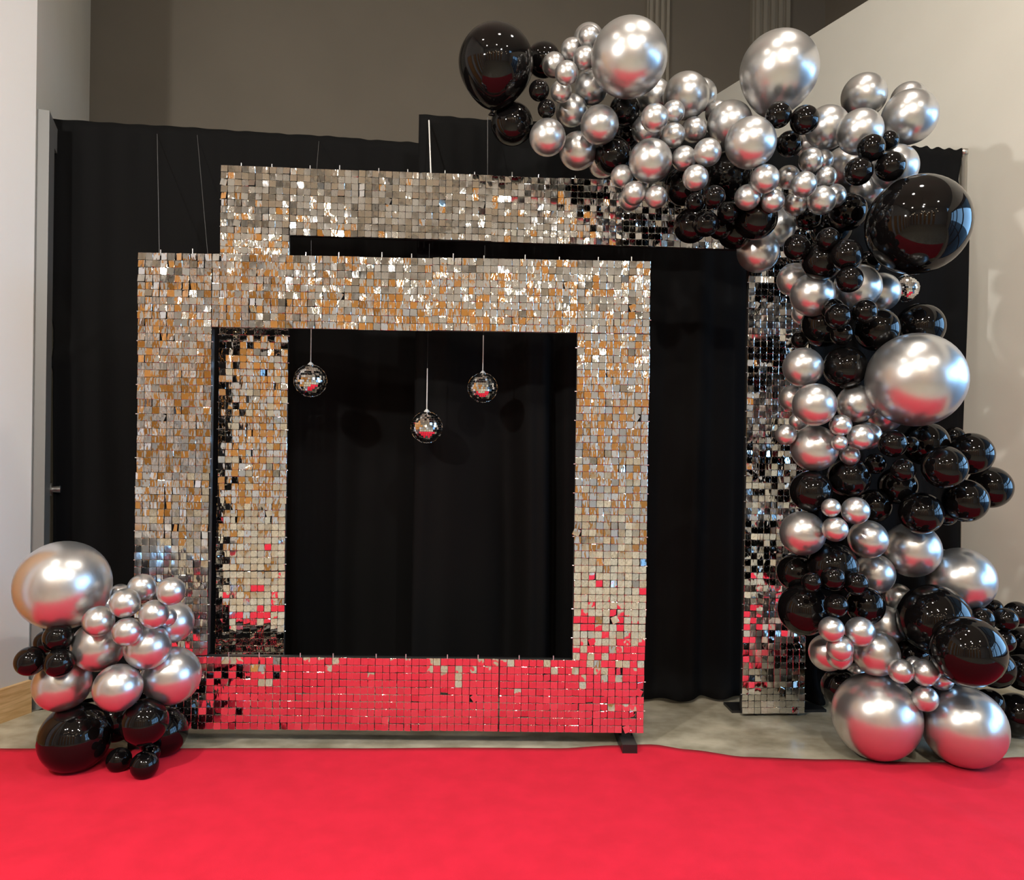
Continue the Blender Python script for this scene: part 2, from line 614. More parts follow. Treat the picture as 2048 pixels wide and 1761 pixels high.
def sequin_frame(name, loc, yaw, cols, rows, band, pitch, z0, label, seed, singles, foot, bottom=True):
    rnd = random.Random(seed)
    root = thing(name, label, 'sequin frame', (loc[0], loc[1], 0), yaw)
    W, H = cols * pitch, rows * pitch
    bw = band * pitch
    size = pitch * 0.955
    # tubes behind the panels
    bm_specs = [('rail', (0, W, H - 0.03, H)), ('rail', (0, W, 0, 0.03)),
                ('rail', (bw - 0.03, W - bw + 0.03, H - bw, H - bw + 0.03)), ('rail', (bw - 0.03, W - bw + 0.03, bw - 0.03, bw)),
                ('post', (0, 0.03, 0.03, H - 0.03)), ('post', (W - 0.03, W, 0.03, H - 0.03)),
                ('post', (bw - 0.03, bw, bw, H - bw)), ('post', (W - bw, W - bw + 0.03, bw, H - bw))]
    if not bottom:
        del bm_specs[3], bm_specs[1]
        bm_specs[-1] = ('post', (W - bw, W - bw + 0.03, 0.004, H - bw))
        bm_specs[-2] = ('post', (bw - 0.03, bw, 0.004, H - bw))
    for nm, (xa, xb, za, zb) in bm_specs:
        bm = bmesh.new()
        box(bm, xa + 0.004, xb - 0.004, 0.012, 0.04, z0 + za + 0.004, z0 + zb - 0.004)
        obj(nm, bm, 'tube_black', root)
    foot(root, W, z0)
    # clear lattice of one 10 x 10 panel (and the half-high one where rows do not divide)
    lattices = {}

    def lattice(nr, nc):
        if (nr, nc) not in lattices:
            bm = bmesh.new()
            for i in range(nc + 1):
                x = i * pitch
                box(bm, max(x - 0.0012, 0), min(x + 0.0012, nc * pitch), 0.003, 0.009, 0, nr * pitch)
            for j in range(nr + 1):
                z = j * pitch
                box(bm, 0, nc * pitch, 0.0035, 0.0085, max(z - 0.0012, 0), min(z + 0.0012, nr * pitch))
            lattices[(nr, nc)] = mesh_of('panel', bm, 'grid_clear')
        return lattices[(nr, nc)]

    blocks = []
    ncb = cols // band
    for i in range(ncb):
        blocks.append((i * band, rows - band, band, band))
    inner = rows - 2 * band
    z = rows - band
    low = band if bottom else 0
    while z > low:
        hgt = min(band, z - low)
        blocks.append((0, z - hgt, band, hgt))
        blocks.append((cols - band, z - hgt, band, hgt))
        z -= hgt
    if bottom:
        for i in range(ncb):
            blocks.append((i * band, 0, band, band))
    variants = []
    for k in range(10):
        vf, fc = tile_geom(rnd, size)
        me = bpy.data.meshes.new('tile')
        me.from_pydata(vf, [], fc)
        for p in me.polygons:
            p.use_smooth = p.index < 4
        me.materials.append(MATS['sequin_mirror'])
        variants.append(me)
    SV, SF = [], []
    pins = bmesh.new()
    for bi, (c0, r0, nc, nr) in enumerate(blocks):
        pn = link('panel', lattice(nr, nc), root, (c0 * pitch, 0, z0 + r0 * pitch))
        mx, mz = rnd.gauss(0.0, 1.0), rnd.gauss(0, 1.1) + (9.0 if c0 == 0 and not bottom and r0 < rows - band else 0)
        bx, bz = rnd.gauss(0, 0.0012), rnd.gauss(0, 0.0012)
        rough = rnd.choice((0.7, 1.0, 1.0, 1.5))
        own = bi in singles
        for r in range(nr):
            rowt = rnd.gauss(0, 0.6)
            for c in range(nc):
                ax = mx + rowt + rnd.gauss(0, 2.3 * rough)
                az = mz + rnd.gauss(0, 3.8 * rough)
                ay = rnd.gauss(0, 0.7)
                u = rnd.random()
                if u < 0.12 * rough:
                    az += rnd.gauss(0, 10)
                elif u < 0.16 * rough:
                    ax += rnd.gauss(0, 6)
                if rnd.random() < 0.006:
                    ay += rnd.choice((-1, 1)) * rnd.uniform(12, 38)
                x = (c + 0.5) * pitch + bx + rnd.gauss(0, 0.0004)
                z = (r + 1) * pitch - pitch * 0.02 + bz
                E = Euler((math.radians(ax), math.radians(ay), math.radians(az)), 'XYZ')
                if own:
                    link('tile', rnd.choice(variants), pn, (x, -0.006, z), E)
                else:
                    vf, fc = tile_geom(rnd, size)
                    M3 = E.to_matrix()
                    base = len(SV)
                    P = Vector((c0 * pitch + x, -0.006, z0 + r0 * pitch + z))
                    SV.extend(tuple(M3 @ Vector(v) + P) for v in vf)
                    SF.extend(tuple(i + base for i in f) for f in fc)
                px, pz = c0 * pitch + x, z0 + r0 * pitch + z - 0.004
                vv = [pins.verts.new(q) for q in ((px - 0.0014, -0.0085, pz), (px, -0.0085, pz + 0.0014), (px + 0.0014, -0.0085, pz),
                                                  (px, -0.0085, pz - 0.0014), (px, -0.0105, pz))]
                for k in range(4):
                    pins.faces.new((vv[k], vv[(k + 1) % 4], vv[4]))
    me = bpy.data.meshes.new('sequin_tiles')
    me.from_pydata(SV, [], SF)
    flags = [(i % 9) < 4 for i in range(len(SF))]
    me.polygons.foreach_set('use_smooth', flags)
    me.materials.append(MATS['sequin_mirror'])
    o = link('sequin_tiles', me, root)
    o['kind'] = 'stuff'
    o = obj('pins', pins, 'peg_plastic', root)
    o['kind'] = 'stuff'
    # joining pegs that stick out along the free top edges
    bm = bmesh.new()
    for i in range(ncb):
        for q in (0.28, 0.72):
            x = (i + q) * band * pitch + rnd.gauss(0, 0.004)
            tube(bm, (x, -0.002, z0 + H - 0.01), (x, -0.002, z0 + H + rnd.choice((0.014, 0.016, 0.02))), 0.0022, 6)
            if bottom and 1 <= i < ncb - 1:
                tube(bm, (x, -0.002, z0 + bw - 0.01), (x, -0.002, z0 + bw + 0.016), 0.0022, 6)
    for j in range(rows // band):
        for q in (0.3, 0.7):
            zz = z0 + (j + q) * bw
            for xe, sgn in ((0, -1), (W, 1), (bw, 1), (W - bw, -1)):
                if xe in (bw, W - bw) and not ((bw if bottom else 0) < zz - z0 < H - bw):
                    continue
                tube(bm, (xe - sgn * 0.01, 0.0, zz), (xe + sgn * 0.006, 0.0, zz), 0.002, 6)
    o = obj('pegs', bm, 'peg_plastic', root)
    o['kind'] = 'stuff'
    return root


def front_foot(root, W, z0):
    for x in (0.02, W - 0.10):
        bm = bmesh.new()
        box(bm, x, x + 0.06, -0.085, 0.36, 0.0, 0.045)
        box(bm, x + 0.01, x + 0.05, 0.008, 0.04, 0.045, z0 + 0.02)
        obj('foot', bm, 'tube_black', root)
        bm = bmesh.new()
        M = Matrix.Translation((x + 0.02, 0.34, 0.045)) @ Matrix.Rotation(math.radians(32), 4, 'X')
        box(bm, 0, 0.02, -0.012, 0.012, 0, 0.5, M)
        obj('brace', bm, 'tube_black', root)


def back_foot(root, W, z0):
    for x in (-0.03, W - 0.33):
        bm = bmesh.new()
        box(bm, x, x + 0.46, 0.045, 0.16, 0.0, 0.012)
        box(bm, x + 0.1, x + 0.14, 0.012, 0.06, 0.0, 0.10)
        box(bm, x + 0.26, x + 0.30, 0.012, 0.06, 0.0, 0.10)
        obj('foot', bm, 'tube_black', root)


sequin_frame('sequin_frame', (-1.548, 3.0944), 0.0145, 70, 65, 10, 0.0302, 0.062,
             'front square frame of mirror sequins standing at the carpet edge', 11, (0, 1, 2), front_foot)
sequin_frame('sequin_frame', (-1.3049, 3.3305), 0.0677, 90, 82, 10, 0.0300, 0.014,
             'taller rear frame of mirror sequins under the balloon arch', 23, (0, 1, 2), back_foot, bottom=False)


# ------------------------------------------------------------------ mirror balls
def mirror_ball_meshes():
    core = bmesh.new()
    lathe(core, [(math.sin(math.pi * i / 16) * 0.97, math.cos(math.pi * i / 16) * 0.97) for i in range(17)], 32)
    core = mesh_of('core', core, 'ball_core', True)
    bm = bmesh.new()
    nlat = 22
    rnd = random.Random(5)
    for i in range(nlat):
        th0 = math.pi * (i + 0.06) / nlat
        th1 = math.pi * (i + 0.94) / nlat
        thm = (th0 + th1) / 2
        nl = max(4, int(round(2 * nlat * math.sin(thm))))
        for k in range(nl):
            pm = 2 * math.pi * (k + 0.5 * (i % 2)) / nl
            n_ = Vector((math.sin(thm) * math.cos(pm), math.sin(thm) * math.sin(pm), math.cos(thm)))
            n_ = (n_ + Vector((rnd.gauss(0, .05), rnd.gauss(0, .05), rnd.gauss(0, .05)))).normalized()
            e1 = Vector((-math.sin(pm), math.cos(pm), 0))
            e1 = (e1 - n_ * e1.dot(n_)).normalized()
            e2 = n_.cross(e1)
            c = Vector((math.sin(thm) * math.cos(pm), math.sin(thm) * math.sin(pm), math.cos(thm)))
            a = math.pi / nl * math.sin(thm) * 0.9
            b_ = math.pi / nlat / 2 * 0.9
            top = [bm.verts.new(c + e1 * sx * a + e2 * sy * b_) for sx, sy in ((-1, -1), (1, -1), (1, 1), (-1, 1))]
            bot = [bm.verts.new((c * 0.955 + e1 * sx * a + e2 * sy * b_)) for sx, sy in ((-1, -1), (1, -1), (1, 1), (-1, 1))]
            bm.faces.new(top)
            for q in range(4):
                bm.faces.new((top[q], bot[q], bot[(q + 1) % 4], top[(q + 1) % 4]))
    tiles = mesh_of('mirror_tiles', bm, 'ball_mirror')
    bm = bmesh.new()
    lathe(bm, [(0.0, 1.16), (0.06, 1.15), (0.10, 1.10), (0.17, 1.03), (0.19, 0.96), (0.0, 0.95)], 16)
    cap = mesh_of('cap', bm, 'white_plastic', True)
    return core, tiles, cap


BALL = mirror_ball_meshes()
for (x, y, z, r, ztop, ytop, stem, lab) in (
        (-0.912, 3.38, 1.528, 0.073, 2.155, 3.36, 0.165, 'mirror ball hanging at the left inside the sequin frames'),
        (-0.386, 3.38, 1.326, 0.071, 2.155, 3.39, 0.185, 'lowest mirror ball, hanging in the middle of the sequin frames'),
        (-0.136, 3.38, 1.508, 0.067, 2.155, 3.405, 0.16, 'mirror ball right of the middle inside the sequin frames'),
        (1.929, 3.70, 2.049, 0.064, 2.77, 3.80, 0.10, 'mirror ball peeking out behind the balloons below the largest black one')):
    t = thing('mirror_ball', lab, 'mirror ball', (x, y, z), random.Random(x).uniform(0, 3), 'hanging mirror balls')
    link('core', BALL[0], t, scale=(r, r, r))
    o = link('mirror_tiles', BALL[1], t, scale=(r, r, r))
    o['kind'] = 'stuff'
    link('cap', BALL[2], t, scale=(r, r, r))
    bm = bmesh.new()
    tube(bm, (0, 0, r * 1.14), (0, 0, r * 1.14 + stem), 0.0022, 8)
    obj('stem', bm, 'white_plastic', t)
    bm = bmesh.new()
    dy = ytop - y
    c, s = math.cos(-t.rotation_euler.z), math.sin(-t.rotation_euler.z)
    tube(bm, (0, 0, r * 1.14 + stem), (-s * dy, c * dy, ztop - z), 0.0009, 6)
    obj('cord', bm, 'tube_black', t)

# thin lines that tie the frames back to the drape pipe
for (a, b_, rad, mt, lab) in (
        ((-1.475, 3.115, 2.03), (-1.80, 3.76, 2.80), 0.0013, 'wire_dark', 'thin line from the front frame top left up to the drape'),
        ((-1.36, 3.34, 2.02), (-1.60, 3.76, 2.79), 0.0009, 'wire_dark', 'faint slanting line left of the rear sequin frame'),
        ((-0.895, 3.37, 2.47), (-1.005, 3.82, 2.78), 0.0010, 'wire_dark', 'short line above the rear frame with a bright end, left of middle'),
        ((-0.385, 3.40, 2.47), (-0.415, 3.55, 2.78), 0.0032, 'white_plastic', 'pale thicker tie rod above the rear sequin frame'),
        ((-0.129, 3.42, 2.47), (-0.137, 3.53, 2.79), 0.0016, 'wire_dark', 'thin line just left of the balloon arch tip')):
    bm = bmesh.new()
    tube(bm, a, b_, rad, 8)
    tag(obj('tie_line', bm, mt), lab, 'line', 'tie lines above the frames')

# ------------------------------------------------------------------ balloons: x, y, z, radius, colour, pile, width, height, neck, label
BALLOONS = [
    (-0.0874, 3.0442, 2.8013, 0.1522, 'K', 0, 1, 1, (-0.1, 1), 'giant black balloon at the far left tip of the arch'),
    (0.1108, 3.2153, 2.9046, 0.073, 'K', 0, 1, 1, None, 'medium black balloon peeking out right of the giant black balloon at the arch tip'),
    (0.0885, 3.0439, 2.6945, 0.0416, 'K', 0, 1, 1, None, 'tiny black balloon beside the giant black arch-tip balloon, upper of a tiny pair'),
    (0.12, 3.0437, 2.6199, 0.0367, 'K', 0, 1, 1, None, 'tiny black balloon beside the silver ones near the arch tip, lower of a tiny pair'),
    (-0.0197, 3.1737, 2.6115, 0.0891, 'K', 0, 1, 1, None, 'medium black balloon hanging right under the giant black balloon at the arch tip'),
    (0.2983, 3.1747, 2.9755, 0.0637, 'S', 0, 1, 1, None, 'small silver balloon mostly hidden behind the topmost tiny silver one near the arch tip'),
    (0.2879, 3.0445, 2.9143, 0.0433, 'S', 0, 1, 1, None, 'tiny silver balloon at the top of the clump left of the round giant silver balloon'),
    (0.2245, 3.1095, 2.8964, 0.0463, 'S', 0, 1, 1, None, 'small silver balloon just below left of the topmost tiny silver one on the arch'),
    (0.271, 3.0443, 2.8269, 0.0474, 'S', 0, 1, 1, None, 'small silver balloon touching the left flank of the round giant silver arch balloon'),
    (0.1521, 3.1335, 2.8432, 0.0508, 'S', 0, 1, 1, None, 'small silver balloon leftmost of the small silver clump near the arch tip'),
    (0.1904, 2.9139, 2.7036, 0.0454, 'S', 0, 1, 1, None, 'small silver balloon frontmost of the clump between the two giants at the arch tip'),
    (0.1777, 3.0439, 2.6917, 0.0436, 'S', 0, 1, 1, None, 'tiny silver balloon low left in the small silver clump near the arch tip'),
    (0.3139, 3.1741, 2.7729, 0.0722, 'S', 0, 1, 1, None, 'medium silver balloon tucked under the lower left of the round giant silver balloon'),
    (0.432, 2.9141, 2.7654, 0.1472, 'S', 0, 1, 1, None, 'giant silver balloon round and pale, second giant from the left end of the arch'),
    (0.2309, 3.1739, 2.6702, 0.0683, 'S', 0, 1, 1, None, 'medium silver balloon left of and behind the dark-reflecting silver one below the round giant'),
    (0.3358, 3.0435, 2.5583, 0.0774, 'S', 0, 1, 1, None, 'medium silver balloon with dark reflections, hanging below the round giant silver balloon'),
    (0.1258, 3.0434, 2.5045, 0.0736, 'S', 0, 1, 1, None, 'medium silver balloon with dark reflections, lowest left under the black arch-tip balloons'),
    (0.2609, 3.1734, 2.5015, 0.0789, 'S', 0, 1, 1, None, 'medium silver balloon lowest of the three hanging over the top of the rear sequin frame'),
    (0.4569, 3.1739, 2.6778, 0.0661, 'K', 0, 1, 1, None, 'medium black balloon directly under the round giant silver balloon'),
    (0.4091, 3.1733, 2.4826, 0.0788, 'K', 0, 1, 1, None, 'medium black balloon hanging just above the rear sequin frame, right of the lowest silver'),
    (0.4861, 3.3037, 2.6251, 0.0517, 'K', 0, 1, 1, None, 'small black balloon deep between the hanging black one and the one under the round giant'),
    (0.386, 3.3539, 2.5144, 0.0615, 'S', 0, 1, 1, None, 'small silver balloon barely showing behind the black one above the rear sequin frame'),
    (0.5933, 3.2541, 2.7711, 0.0782, 'S', 0, 1, 1, None, 'medium silver balloon half hidden right of the round giant silver balloon'),
    (0.7026, 3.124, 2.7177, 0.0952, 'S', 0, 1, 1, None, 'medium silver balloon crowning the arch between the two giant silver ones'),
    (0.7961, 3.2602, 2.7855, 0.0697, 'S', 0, 1, 1, None, 'medium silver balloon peeking out behind the right side of the crowning silver balloon'),
    (0.5252, 2.8634, 2.5126, 0.0522, 'S', 0, 1, 1, None, 'small silver balloon upper left in the frontmost clump of the arch middle'),
    (0.6244, 2.9936, 2.5935, 0.0448, 'S', 0, 1, 1, None, 'small silver balloon right of the upper left one in the arch middle clump'),
    (0.5512, 3.1736, 2.5946, 0.0641, 'S', 0, 1, 1, None, 'small silver balloon behind and below the upper left one of the arch middle clump'),
    (0.6238, 2.9934, 2.4998, 0.0487, 'S', 0, 1, 1, None, 'small silver balloon in the centre of the arch middle clump'),
    (0.738, 3.1236, 2.5768, 0.0528, 'S', 0, 1, 1, None, 'small silver balloon right of centre in the arch middle clump'),
    (0.8678, 3.2479, 2.7032, 0.0527, 'S', 0, 1, 1, None, 'small silver balloon showing only its top behind the medium one left of the egg-shaped giant'),
    (0.8873, 3.1237, 2.604, 0.0932, 'S', 0, 1, 1, None, 'medium silver balloon just left below the egg-shaped giant silver balloon'),
    (0.8927, 2.8634, 2.4228, 0.0957, 'S', 0, 1, 1, None, 'large silver balloon facing front below the egg-shaped giant, with a red carpet reflection'),
    (0.5356, 2.9931, 2.3968, 0.086, 'S', 0, 1, 1, None, 'medium silver balloon hanging at the lower left of the arch middle, dull and dark'),
    (0.669, 2.9931, 2.4087, 0.0488, 'S', 0, 1, 1, None, 'small silver balloon left of the pair below the arch middle clump'),
    (0.7292, 2.8631, 2.384, 0.0522, 'S', 0, 1, 1, None, 'small silver balloon right of the pair below the arch middle clump'),
    (0.6849, 2.8628, 2.2861, 0.0486, 'S', 0, 1, 1, None, 'small silver balloon alone in front of the black ones under the arch middle'),
    (0.43, 3.043, 2.3509, 0.0458, 'S', 0, 1, 1, None, 'small silver balloon at the rear frame top edge, leftmost of the low trio'),
    (0.4731, 3.001, 2.269, 0.0472, 'S', 0, 1, 1, None, 'small silver balloon in front of the rear sequin band, middle of the low trio'),
    (0.4702, 3.0845, 2.2715, 0.0465, 'S', 0, 1, 1, None, 'small silver balloon peeking out below the middle of the low trio on the sequins'),
    (0.5597, 2.9927, 2.2536, 0.0451, 'S', 0, 1, 1, None, 'small silver balloon rightmost of the low trio in front of the rear sequin band'),
    (0.6998, 3.1229, 2.3433, 0.0816, 'K', 0, 1, 1, None, 'medium black balloon behind the lone small silver one under the arch middle'),
    (0.9169, 3.2532, 2.427, 0.1102, 'K', 0, 1, 1, None, 'large black balloon deep under the front-facing silver one with the red reflection'),
    (0.7155, 2.9926, 2.234, 0.0391, 'K', 0, 1, 1, None, 'tiny black balloon upper left in the black clump hanging over the rear frame'),
    (0.7565, 2.8626, 2.2147, 0.043, 'K', 0, 1, 1, None, 'small black balloon brightest of the black clump hanging over the rear frame'),
    (0.8476, 2.9925, 2.1961, 0.043, 'K', 0, 1, 1, None, 'tiny black balloon right in the black clump hanging over the rear frame'),
    (0.7314, 3.1225, 2.1773, 0.0716, 'K', 0, 1, 1, None, 'medium black balloon lowest left in the black clump in front of the rear sequin band'),
    (0.7606, 2.9924, 2.1489, 0.0509, 'K', 0, 1, 1, None, 'small black balloon bottom middle of the black clump over the rear frame'),
    (0.8452, 3.0972, 2.1636, 0.0486, 'K', 0, 1, 1, None, 'small black balloon behind the bottom middle of the black clump over the rear frame'),
    (0.9731, 3.0345, 2.1863, 0.0851, 'K', 0, 1, 1, None, 'medium black balloon below the small silver row, rightmost of the hanging black clump'),
    (0.9284, 3.1689, 2.1701, 0.0746, 'K', 0, 1, 1, None, 'medium black balloon lowest point of the hanging black clump under the arch'),
    (1.1339, 3.2882, 2.2235, 0.09, 'S', 0, 1, 1, None, 'medium silver balloon pinkish from reflections, between the hanging black clump and the black column'),
    (1.0473, 3.232, 2.1011, 0.0887, 'S', 0, 1, 1, None, 'medium silver balloon pinkish, hanging lowest inside the corner of the arch'),
    (0.952, 2.8689, 2.2884, 0.0541, 'S', 0, 1, 1, None, 'small silver balloon upper left of the front cluster under the small black trio'),
    (1.1385, 3.1413, 2.3915, 0.0489, 'S', 0, 1, 1, None, 'small silver balloon set back amid the front cluster under the small black trio'),
    (0.9047, 2.9288, 2.2362, 0.0496, 'S', 0, 1, 1, None, 'small silver balloon first from the left in the bottom row of four'),
    (1.0029, 2.93, 2.2244, 0.0458, 'S', 0, 1, 1, None, 'small silver balloon second from the left in the bottom row of four'),
    (1.1243, 3.0145, 2.2409, 0.047, 'S', 0, 1, 1, None, 'small silver balloon third from the left in the bottom row of four'),
    (1.2071, 2.962, 2.2395, 0.0557, 'S', 0, 1, 1, None, 'small silver balloon fourth from the left in the bottom row of four'),
    (1.1089, 2.8887, 2.2764, 0.0487, 'S', 0, 1, 1, None, 'small silver balloon above third and fourth of the bottom row of four'),
    (1.2513, 3.0295, 2.3563, 0.0412, 'S', 0, 1, 1, None, 'tiny silver balloon right edge of the cluster, above the fourth of the bottom row'),
    (1.1869, 3.0224, 2.4193, 0.0489, 'S', 0, 1, 1, None, 'small silver balloon topmost of the cluster above the bottom row of four'),
    (1.2886, 3.1581, 2.4709, 0.0449, 'S', 0, 1, 1, None, 'tiny silver balloon half hidden right of the topmost one above the bottom row of four'),
    (1.0026, 2.8772, 2.537, 0.0484, 'K', 0, 1, 1, None, 'small black balloon left of the trio in front of the egg-shaped giant silver balloon'),
    (1.1073, 2.8896, 2.5247, 0.0541, 'K', 0, 1, 1, None, 'small black balloon right of the trio in front of the egg-shaped giant silver balloon'),
    (1.0956, 3.0123, 2.4803, 0.0507, 'K', 0, 1, 1, None, 'small black balloon lowest of the trio in front of the egg-shaped giant silver balloon'),
    (1.0474, 3.0081, 2.77, 0.153, 'S', 0, 1, 1, (-0.15, 1), 'giant silver balloon egg-shaped, standing highest on the right half of the arch'),
    (1.3075, 3.1585, 2.61, 0.0896, 'S', 0, 1, 1, None, 'medium silver balloon right of the small black trio under the egg-shaped giant'),
    (1.2832, 3.2929, 2.5952, 0.0639, 'S', 0, 1, 1, None, 'small silver balloon deep behind the lowest of the small black trio'),
    (1.5284, 3.309, 2.8142, 0.0955, 'S', 0, 1, 1, None, 'medium silver balloon at the top of the arch shoulder, left of the big pale pair'),
    (1.3893, 3.0376, 2.5431, 0.0899, 'S', 0, 1, 1, None, 'medium silver balloon right behind the small black four on the arch shoulder'),
    (1.6736, 3.2004, 2.6775, 0.1126, 'S', 0, 1, 1, None, 'large silver balloon rightmost at the top of the arch shoulder'),
    (1.7359, 3.3303, 2.8093, 0.0766, 'S', 0, 1, 1, None, 'medium silver balloon showing a crescent above the rightmost silver of the arch shoulder'),
    (1.3798, 2.9213, 2.4333, 0.0517, 'K', 0, 1, 1, None, 'small black balloon upper middle of the four on the arch shoulder'),
    (1.5162, 3.0599, 2.5174, 0.0403, 'K', 0, 1, 1, None, 'tiny black balloon uppermost right of the four on the arch shoulder'),
    (1.4614, 2.9305, 2.3659, 0.0565, 'K', 0, 1, 1, None, 'small black balloon lower right of the four on the arch shoulder'),
    (1.3298, 2.915, 2.339, 0.0536, 'K', 0, 1, 1, None, 'small black balloon lower left of the four on the arch shoulder'),
    (1.5963, 3.1626, 2.4477, 0.0935, 'S', 0, 1, 1, None, 'medium silver balloon behind the lower right of the black four on the arch shoulder'),
    (1.4674, 3.3492, 2.5131, 0.0908, 'S', 0, 1, 1, None, 'medium silver balloon deep left of the four small black ones on the arch shoulder'),
    (1.5428, 3.2926, 2.4018, 0.0723, 'S', 0, 1, 1, None, 'medium silver balloon deep under the four small black ones, beside the largest black balloon'),
    (1.3306, 3.1376, 2.3157, 0.0488, 'S', 0, 1, 1, None, 'small silver balloon peeking out right of the fourth of the bottom row'),
    (1.5771, 2.9428, 2.1429, 0.1914, 'K', 0, 1, 1, None, 'giant black balloon largest of all, right on the arch, with windows mirrored in it'),
    (1.4158, 3.1953, 2.2676, 0.0786, 'K', 0, 1, 1, None, 'medium black balloon left of the largest black balloon, top of the black column'),
    (1.2306, 3.1507, 2.2304, 0.0573, 'K', 0, 1, 1, None, 'small black balloon right below the bottom row of four silver ones'),
    (1.2069, 2.8942, 2.0697, 0.0432, 'K', 0, 1, 1, None, 'small black balloon in the middle of the black column left of the largest black balloon'),
    (1.1153, 2.9671, 2.0541, 0.0522, 'K', 0, 1, 1, None, 'small black balloon leftmost of the black column beside the largest black balloon'),
    (1.2688, 2.8706, 2.0013, 0.0596, 'K', 0, 1, 1, None, 'medium black balloon frontmost of the black column, lower left of the largest black balloon'),
    (1.2205, 2.9806, 2.0055, 0.0776, 'K', 0, 1, 1, None, 'medium black balloon low left in the black column, above the two mid silver ones'),
    (1.2728, 2.8505, 1.9053, 0.05, 'K', 0, 1, 1, None, 'small black balloon lowest of the upper black column, in front of a silver one'),
    (1.4944, 3.1785, 2.0436, 0.0536, 'K', 0, 1, 1, None, 'small black balloon tucked beneath the lower left of the largest black balloon'),
    (1.4124, 3.3565, 2.2401, 0.0915, 'K', 0, 1, 1, None, 'medium black balloon deep in the core of the upper black column'),
    (1.217, 3.0612, 1.8859, 0.0879, 'S', 0, 1, 1, None, 'medium silver balloon left of the silver row below the upper black column'),
    (1.1809, 3.1694, 1.9693, 0.0704, 'S', 0, 1, 1, None, 'medium silver balloon behind the upper left of the silver row, against the right sequin post'),
    (1.4196, 3.104, 1.928, 0.0948, 'S', 0, 1, 1, None, 'medium silver balloon middle of the silver row, partly covered by a small black one'),
    (1.5542, 3.1886, 1.9258, 0.0827, 'S', 0, 1, 1, None, 'medium silver balloon right of the silver row, beside the mirror ball'),
    (1.2648, 3.2773, 1.847, 0.0514, 'S', 0, 1, 1, None, 'small silver balloon deep below the left one of the silver row'),
    (1.2999, 3.1436, 1.7772, 0.0923, 'K', 0, 1, 1, None, 'medium black balloon left of the second black clump on the arch column'),
    (1.2691, 2.9848, 1.8124, 0.0447, 'K', 0, 1, 1, None, 'small black balloon half hidden at the top of the second black clump'),
    (1.2543, 2.9036, 1.7732, 0.0492, 'K', 0, 1, 1, None, 'small black balloon frontmost upper left of the second black clump'),
    (1.3625, 2.9164, 1.7943, 0.0474, 'K', 0, 1, 1, None, 'small black balloon upper right of the second black clump'),
    (1.3037, 2.9831, 1.7173, 0.0447, 'K', 0, 1, 1, None, 'small black balloon lower middle of the second black clump'),
    (1.4802, 3.0525, 1.7458, 0.0872, 'K', 0, 1, 1, None, 'medium black balloon right of the second black clump, touching the giant silver below'),
    (1.7343, 3.203, 1.784, 0.0994, 'K', 0, 1, 1, None, 'medium black balloon far right of the second black clump, above the giant silver'),
    (1.2286, 3.2176, 1.723, 0.0379, 'K', 0, 1, 1, None, 'tiny black balloon at the left edge of the second black clump by the sequin post'),
    (1.1655, 3.0163, 1.5852, 0.079, 'S', 0, 1, 1, None, 'medium silver balloon upper of the two stacked left beside the right sequin post'),
    (1.3433, 3.0365, 1.5897, 0.0851, 'K', 0, 1, 1, None, 'medium black balloon between the stacked silver pair and the giant silver of the column'),
    (1.5686, 2.923, 1.5336, 0.1818, 'S', 0, 1, 1, None, 'giant silver balloon right on the arch column, mirroring blue windows and red carpet'),
    (1.1639, 2.8914, 1.4289, 0.0823, 'S', 0, 1, 1, None, 'medium silver balloon lower of the two stacked left beside the right sequin post'),
    (1.1718, 3.1409, 1.4672, 0.0556, 'S', 0, 1, 1, None, 'small silver balloon behind the left side of the stacked pair by the sequin post'),
    (1.4024, 3.0587, 1.4439, 0.0778, 'S', 0, 1, 1, None, 'medium silver balloon lower left of the giant silver of the column'),
    (1.582, 3.1852, 1.4141, 0.0787, 'S', 0, 1, 1, None, 'medium silver balloon bluish, tucked below the giant silver of the column'),
    (1.1973, 3.1433, 1.3713, 0.0371, 'S', 0, 1, 1, None, 'tiny silver balloon peeking out under the left of the stacked silver pair'),
    (1.0982, 3.0074, 1.3127, 0.0414, 'S', 0, 1, 1, None, 'tiny silver balloon leftmost on the column, in front of the right sequin post'),
    (1.2188, 3.0209, 1.2602, 0.0929, 'S', 0, 1, 1, None, 'medium silver balloon above the third black clump, with four little ones at its right'),
    (1.2707, 2.9036, 1.3516, 0.0417, 'S', 0, 1, 1, None, 'tiny silver balloon top of the four little ones right of the medium silver'),
    (1.3533, 2.9131, 1.3064, 0.0494, 'S', 0, 1, 1, None, 'small silver balloon right and largest of the four little ones beside the medium silver'),
    (1.4436, 3.0465, 1.3139, 0.0556, 'S', 0, 1, 1, None, 'small silver balloon bluish, right behind the four little silver ones'),
    (1.2676, 2.903, 1.2838, 0.0303, 'S', 0, 1, 1, None, 'tiny silver balloon centre and least of the four little silver ones'),
    (1.3509, 2.9958, 1.2345, 0.0391, 'S', 0, 1, 1, None, 'tiny silver balloon bottom of the four little silver ones'),
    (1.4857, 2.9284, 1.283, 0.0533, 'K', 0, 1, 1, None, 'small black balloon upper left front of the third black clump, right of the bluish silver'),
    (1.6276, 3.0668, 1.2799, 0.0358, 'K', 0, 1, 1, None, 'tiny black balloon squeezed right of the upper left front one in the third black clump'),
    (1.7689, 3.2045, 1.285, 0.0934, 'K', 0, 1, 1, None, 'medium black balloon directly under the giant silver of the column'),
    (1.9727, 3.348, 1.3137, 0.0476, 'K', 0, 1, 1, None, 'tiny black balloon barely showing at the top right of the third black clump'),
    (1.8976, 3.0962, 1.2465, 0.0858, 'K', 0, 1, 1, None, 'medium black balloon upper right of the third black clump, against the wall'),
